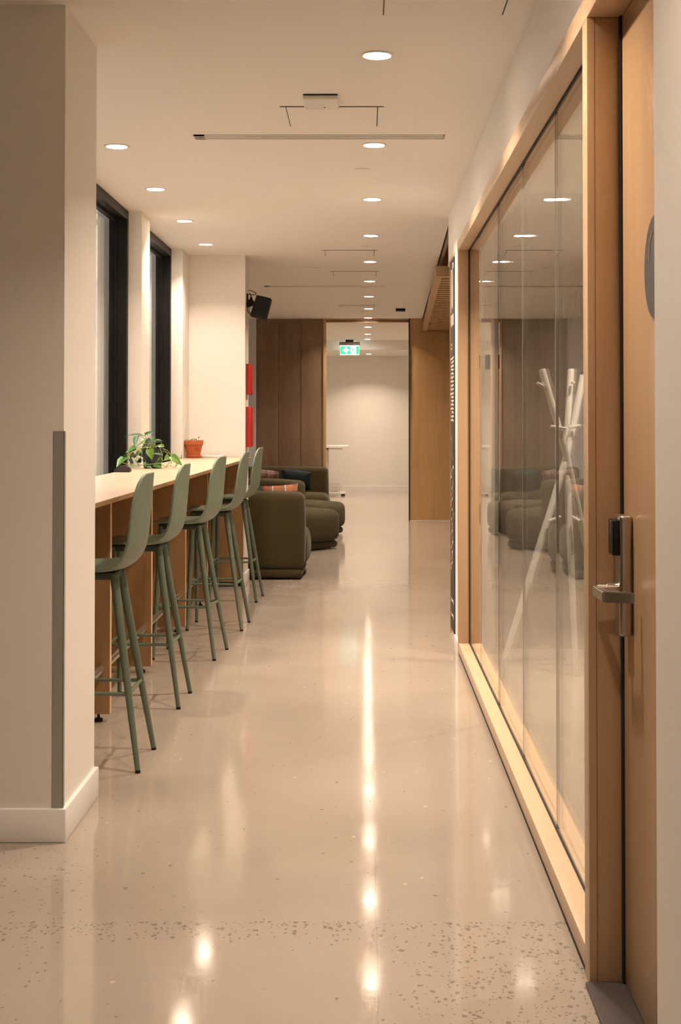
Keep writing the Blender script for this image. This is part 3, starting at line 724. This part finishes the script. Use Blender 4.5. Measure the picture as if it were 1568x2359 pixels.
part('board', box(0.543, 0.5518, 8.465, 8.815, 0.04, 2.345), 'chalkb', cb)
part('side_trim', box(0.541, 0.5518, 8.8155, 8.823, 0.0, 2.353), 'maple', cb)
bmw, bmp = bmesh.new(), bmesh.new()
XC = 0.5426
def ln(bm, pts, r=0.006): tube(bm, [(XC, 8.64+u, z) for u, z in pts], r, 5)
# big rounded capital at the top, then lettering bars, rows of small text, drawings
ln(bmw, [(-0.13, 2.28), (-0.11, 2.31), (-0.07, 2.31), (-0.05, 2.28), (-0.05, 2.06), (-0.06, 2.04)], 0.008)
ln(bmw, [(0.11, 2.02), (0.115, 2.24), (0.09, 2.28), (0.04, 2.28), (0.02, 2.24), (0.02, 2.04)], 0.008)
for u in (-0.14, -0.11, -0.06, -0.02, 0.04, 0.09): ln(bmw, [(u, 1.93), (u+0.015, 2.00)], 0.009)
for z in (1.815, 1.79): ln(bmw, [(0.02, z), (0.06, z)], 0.008)
for i in range(17):
    z = 1.73-0.023*i*1.05
    u = -0.15
    while u < 0.05+random.random()*0.06:
        l = 0.02+random.random()*0.05; ln(bmw, [(u, z), (u+l, z+random.uniform(-0.006, 0.006))], 0.006); u += l+0.02
ln(bmp, [(0.10, 1.22), (0.06, 1.25), (0.02, 1.20), (0.05, 1.14), (-0.02, 1.10)], 0.007)
for i in range(30):
    z = 1.05-0.022*i; u = random.uniform(-0.14, 0.1); l = random.uniform(0.03, 0.09)
    ln(bmp if i % 3 else bmw, [(u, z), (u+l*0.5, z+0.012), (u+l, z-0.006)], 0.007)
for z in (0.22, 0.13): ln(bmw, [(-0.12, z), (-0.05, z+0.012), (0.04, z), (0.10, z+0.01)], 0.008)
for b__ in (bmw, bmp):
    for v in b__.verts: v.co.x = 0.5429+(v.co.x-XC)*0.08
part('chalk_writing', bmw, 'chalk', cb)['kind'] = 'stuff'; part('chalk_drawing', bmp, 'chalkp', cb)['kind'] = 'stuff'

# ---------------------------------------------------------------- coat stand behind the glass
cs = thing('coat_stand', 'white three legged coat stand behind the glass', 'coat stand', (1.07, 7.4, 0))
def C(px, py, Y=7.4): return P(px, py, Y)
poles = [[C(1248, 851, 7.35), C(1263, 905, 7.36), C(1290, 1000, 7.38), C(1303, 1045, 7.40), C(1345, 1240, 7.50)],
         [C(1343, 865, 7.50), C(1325, 960, 7.46), C(1306, 1045, 7.42), C(1275, 1150, 7.36), C(1240, 1262, 7.30)],
         [C(1315, 851, 7.55), C(1309, 940, 7.50), C(1304, 1045, 7.44), C(1312, 1250, 7.38), C(1325, 1553, 7.34)]]
for k in (0, 1):                     # carry the straight leg down to the floor
    a, c = poles[k][-2], poles[k][-1]; d = c-a; poles[k].append(c + d*((c.z-0.002)/-d.z))
poles[2][-1].z = 0.002
for pl_ in poles:
    bm = bmesh.new(); tube(bm, pl_, [0.019]*(len(pl_)-1)+[0.014], 12); po = part('pole', bm, 'white', cs)
for a, c, Y in (((1262, 895), (1237, 882), 7.36), ((1302, 987), (1268, 982), 7.36), ((1317, 882), (1322, 880), 7.5), ((1314, 985), (1336, 980), 7.42), ((1290, 1190), (1262, 1200), 7.32), ((1318, 1190), (1335, 1200), 7.36), ((1310, 984), (1313, 982), 7.40)):
    bm = bmesh.new(); p, q = C(*a, Y), C(*c, Y-0.03); tube(bm, [p, q], 0.0075, 8); part('peg', bm, 'white', cs)

# ---------------------------------------------------------------- things on the counter
TZ = 1.0427
# potted vine
PX, PY = -1.335, 8.75
pv = thing('potted_vine', 'trailing green vine in a dark grey pot on the counter', 'plant', (PX, PY, TZ))
bm = bmesh.new(); lathe(bm, [(0.052, 0.0), (0.056, 0.003), (0.068, 0.125), (0.071, 0.127), (0.066, 0.127), (0.062, 0.105), (0.001, 0.104)], (PX, PY, TZ), 32); part('pot', bm, 'pot', pv)
bm = bmesh.new(); lathe(bm, [(0.062, 0.104), (0.045, 0.112), (0.001, 0.113)], (PX, PY, TZ), 24); part('soil', bm, 'soil', pv)
def leaf(base, tip, wdt, mi, parent, roll=0.0, fold=0.25):
    d = tip-base; L_ = d.length; d.normalize()
    view = Vector((base.x, base.y, base.z-1.35)).normalized()
    up = (-view+Vector((0, 0, 0.7))).normalized()
    s = d.cross(up).normalized(); n = s.cross(d).normalized()
    if roll:
        R = Matrix.Rotation(roll, 3, d); s = R @ s; n = R @ n
    outline = [(0.0, 0.10), (-0.06, 0.30), (0.02, 0.46), (0.18, 0.52), (0.38, 0.47), (0.58, 0.34), (0.78, 0.18), (0.92, 0.06), (1.0, 0.0)]
    bm = bmesh.new(); L3 = []
    for sg_ in (-1, 1):
        row = [bm.verts.new(base + d*(u*L_) + s*(sg_*v*wdt) + n*(fold*abs(v)*wdt - 0.16*L_*u*u)) for u, v in outline]
        L3.append(row)
    c = [bm.verts.new(base + d*(u*L_) + n*(-0.16*L_*u*u)) for u in [0.03, 0.05, 0.12, 0.24, 0.40, 0.58, 0.78, 0.92, 1.0]]
    for row in L3:
        for k in range(8):
            try: bm.faces.new((c[k], c[k+1], row[k+1], row[k]))
            except ValueError: pass
    # give the blade a little thickness
    bmesh.ops.remove_doubles(bm, verts=bm.verts[:], dist=0.0002)
    bmesh.ops.recalc_face_normals(bm, faces=bm.faces[:]); bm.normal_update()
    bmesh.ops.solidify(bm, geom=bm.faces[:], thickness=0.0008)
    return part('leaf', bm, M['leafs'][mi], parent, 60)
def V(cxp, cyp, dy=0.0): 
    p = P(215+cxp/7.127, 980+cyp/7.127, 8.75+dy-max(0.0, 780-cxp)*0.00112)
    if p.z < TZ+0.004: p.z = TZ+0.004
    return p
lv = [((805,165),(585,100),55,3,-.03),((848,145),(1005,88),55,0,.02),((712,185),(668,330),100,0,0),((845,238),(760,298),60,2,.02),((945,235),(795,365),100,3,-.05),
      ((1025,242),(965,225),60,0,.02),((1030,240),(1142,245),45,3,.03),((692,350),(565,405),70,0,-.04),((665,365),(585,465),90,1,-.02),((965,345),(875,335),60,1,.04),
      ((1155,335),(1010,330),70,2,.05),((925,390),(960,560),135,2,-.08),((1130,485),(960,440),60,3,-.07),((1245,505),(1160,575),100,2,-.03),((1285,505),(1468,655),120,2,-.04),
      ((520,530),(385,620),130,0,-.02),((560,530),(655,645),120,0,-.03),((545,505),(495,450),55,0,0),((640,520),(655,435),95,3,.06),((770,440),(685,505),75,1,.03),
      ((740,560),(795,610),90,1,.02),((850,640),(975,705),75,1,-.1),((1000,650),(1125,685),85,0,-.1),((1445,545),(1450,468),16,0,.05),((600,560),(700,650),90,3,.03),
      ((880,600),(830,650),60,1,-.05),((760,460),(815,520),70,3,.05),((460,560),(395,590),80,0,.03),((1060,560),(1140,640),80,1,-.05),((700,590),(770,660),80,0,-.03)]
for b0, t0, wpx, mi, dy in lv:
    leaf(V(*b0, dy), V(*t0, dy-0.03), wpx/7.127*8.75/F, mi, pv, random.uniform(-0.5, 0.5))
crown = Vector((PX, PY, TZ+0.112))
bm = bmesh.new()
for b0, t0, wpx, mi, dy in lv:
    e = V(*b0, dy); st_ = crown + Vector((random.uniform(-.03, .03), random.uniform(-.03, .03), 0))
    midp = (st_+e)/2 + Vector((0, 0, 0.03+random.random()*0.02))
    if e.z < TZ+0.06:                 # low leaves hang on runners over the rim
        side = 1 if e.x > PX else -1
        midp = Vector((PX+side*0.085, (PY+e.y)/2-0.03, TZ+0.09))
    tube(bm, [st_, st_*0.4+midp*0.6+Vector((0, 0, 0.012)), midp*0.55+e*0.45+Vector((0, 0, 0.008)), e], 0.0017, 6)
part('stems', bm, 'stem', pv)
for pts in ([(590,715),(660,660),(800,650),(960,635),(1080,620),(1130,640)], [(1110,520),(1140,580),(1200,565),(1240,550)], [(1130,640),(1190,690),(1260,655),(1345,690),(1400,610)], [(1190,690),(1270,580),(1290,590)], [(1345,690),(1375,600)], [(455,540),(480,610),(560,640),(660,660)], [(1275,640),(1285,590)], [(590,715),(640,670)]):
    bm = bmesh.new(); tube(bm, [V(x, y, -0.11) for x, y in pts], 0.0024, 6); part('runner', bm, 'stem', pv)
# terracotta pot
TX, TY = -1.362, 11.06
tp = thing('terracotta_pot', 'terracotta flower pot with saucer and tiny sprouts on the counter', 'plant pot', (TX, TY, TZ))
bm = bmesh.new(); lathe(bm, [(0.050, 0.0), (0.053, 0.002), (0.063, 0.020), (0.060, 0.022), (0.050, 0.010), (0.001, 0.008)], (TX, TY, TZ), 40); part('saucer', bm, 'terra', tp)
bm = bmesh.new(); lathe(bm, [(0.050, 0.0085), (0.0715, 0.106), (0.0775, 0.107), (0.0785, 0.138), (0.0765, 0.141), (0.070, 0.141), (0.067, 0.120), (0.001, 0.119)], (TX, TY, TZ), 40); pt = part('pot', bm, 'terra', tp)
def onpot(u, z):                     # point on the pot wall: angle u (rad, 0 = towards the corridor end), height z
    r = 0.050+(z-0.0085)/0.0975*0.0215+0.0003
    return (TX+r*math.sin(u), TY-r*math.cos(u), TZ+z)
bm = bmesh.new()
tube(bm, [onpot(0.36+0.17*math.cos(a), 0.070+0.011*math.sin(a)) for a in [2*PI*k/14 for k in range(15)]], 0.0011, 5)
tube(bm, [onpot(*q) for q in ((0.66, 0.060), (0.66, 0.081), (0.90, 0.060), (0.90, 0.081))], 0.0011, 5)
part('stamped_letters', bm, 'terrad', pt)
bm = bmesh.new(); lathe(bm, [(0.067, 0.1205), (0.05, 0.134), (0.001, 0.137)], (TX, TY, TZ), 24); part('soil', bm, 'soil', tp)
for k, (u, v, h) in enumerate(((-0.045, -0.03, 0.016), (-0.015, -0.045, 0.015), (0.005, -0.03, 0.022), (0.012, -0.035, 0.02), (0.03, -0.03, 0.02), (0.045, -0.02, 0.034), (-0.06, 0.0, 0.014))):
    b0 = Vector((TX+u, TY+v, TZ+0.128)); t0 = b0+Vector((random.uniform(-.01, .01), 0, h))
    bm = bmesh.new(); tube(bm, [b0, t0], 0.0012, 5); sp_ = part('sprout', bm, 'stem', tp)
    o = leaf(t0, t0+Vector((0.018 if k % 2 else -0.014, -0.004, 0.002)), 0.010, 1, tp)
# white closed laptop
o = thing('laptop', 'closed white laptop lying beside the terracotta pot', 'laptop', (-1.235, 11.16, TZ))
part('body', box(-1.325, -1.135, 11.10, 11.26, TZ+0.002, TZ+0.011, 0.002), 'silver', o)
part('lid', box(-1.325, -1.135, 11.10, 11.26, TZ+0.012, TZ+0.018, 0.002), 'silver', o)
part('rubber_foot', box(-1.31, -1.15, 11.105, 11.115, TZ, TZ+0.002), 'blackm', o)
# dark faceted object
bm = bmesh.new()
pts = [V(318, 778), V(345, 720), V(385, 675), V(430, 660)]
prof = [(-0.052, 0.0), (-0.048, 0.016), (-0.036, 0.030), (-0.018, 0.039), (0.004, 0.041), (0.030, 0.037), (0.046, 0.026), (0.050, 0.012), (0.050, 0.0)]
prism(bm, prof, lambda u, v, t: (-1.408+u*0.92, 8.09+t*(1-0.3*v/0.04), TZ+v*0.98), -0.032, 0.032)
bmesh.ops.bevel(bm, geom=bm.edges[:], offset=0.0025, segments=2, affect='EDGES')
o = obj('desk_object', bm, 'stone', loc=(-1.408, 8.09, TZ)); tag(o, 'small dark rounded block on the counter beside the vine', 'paperweight')
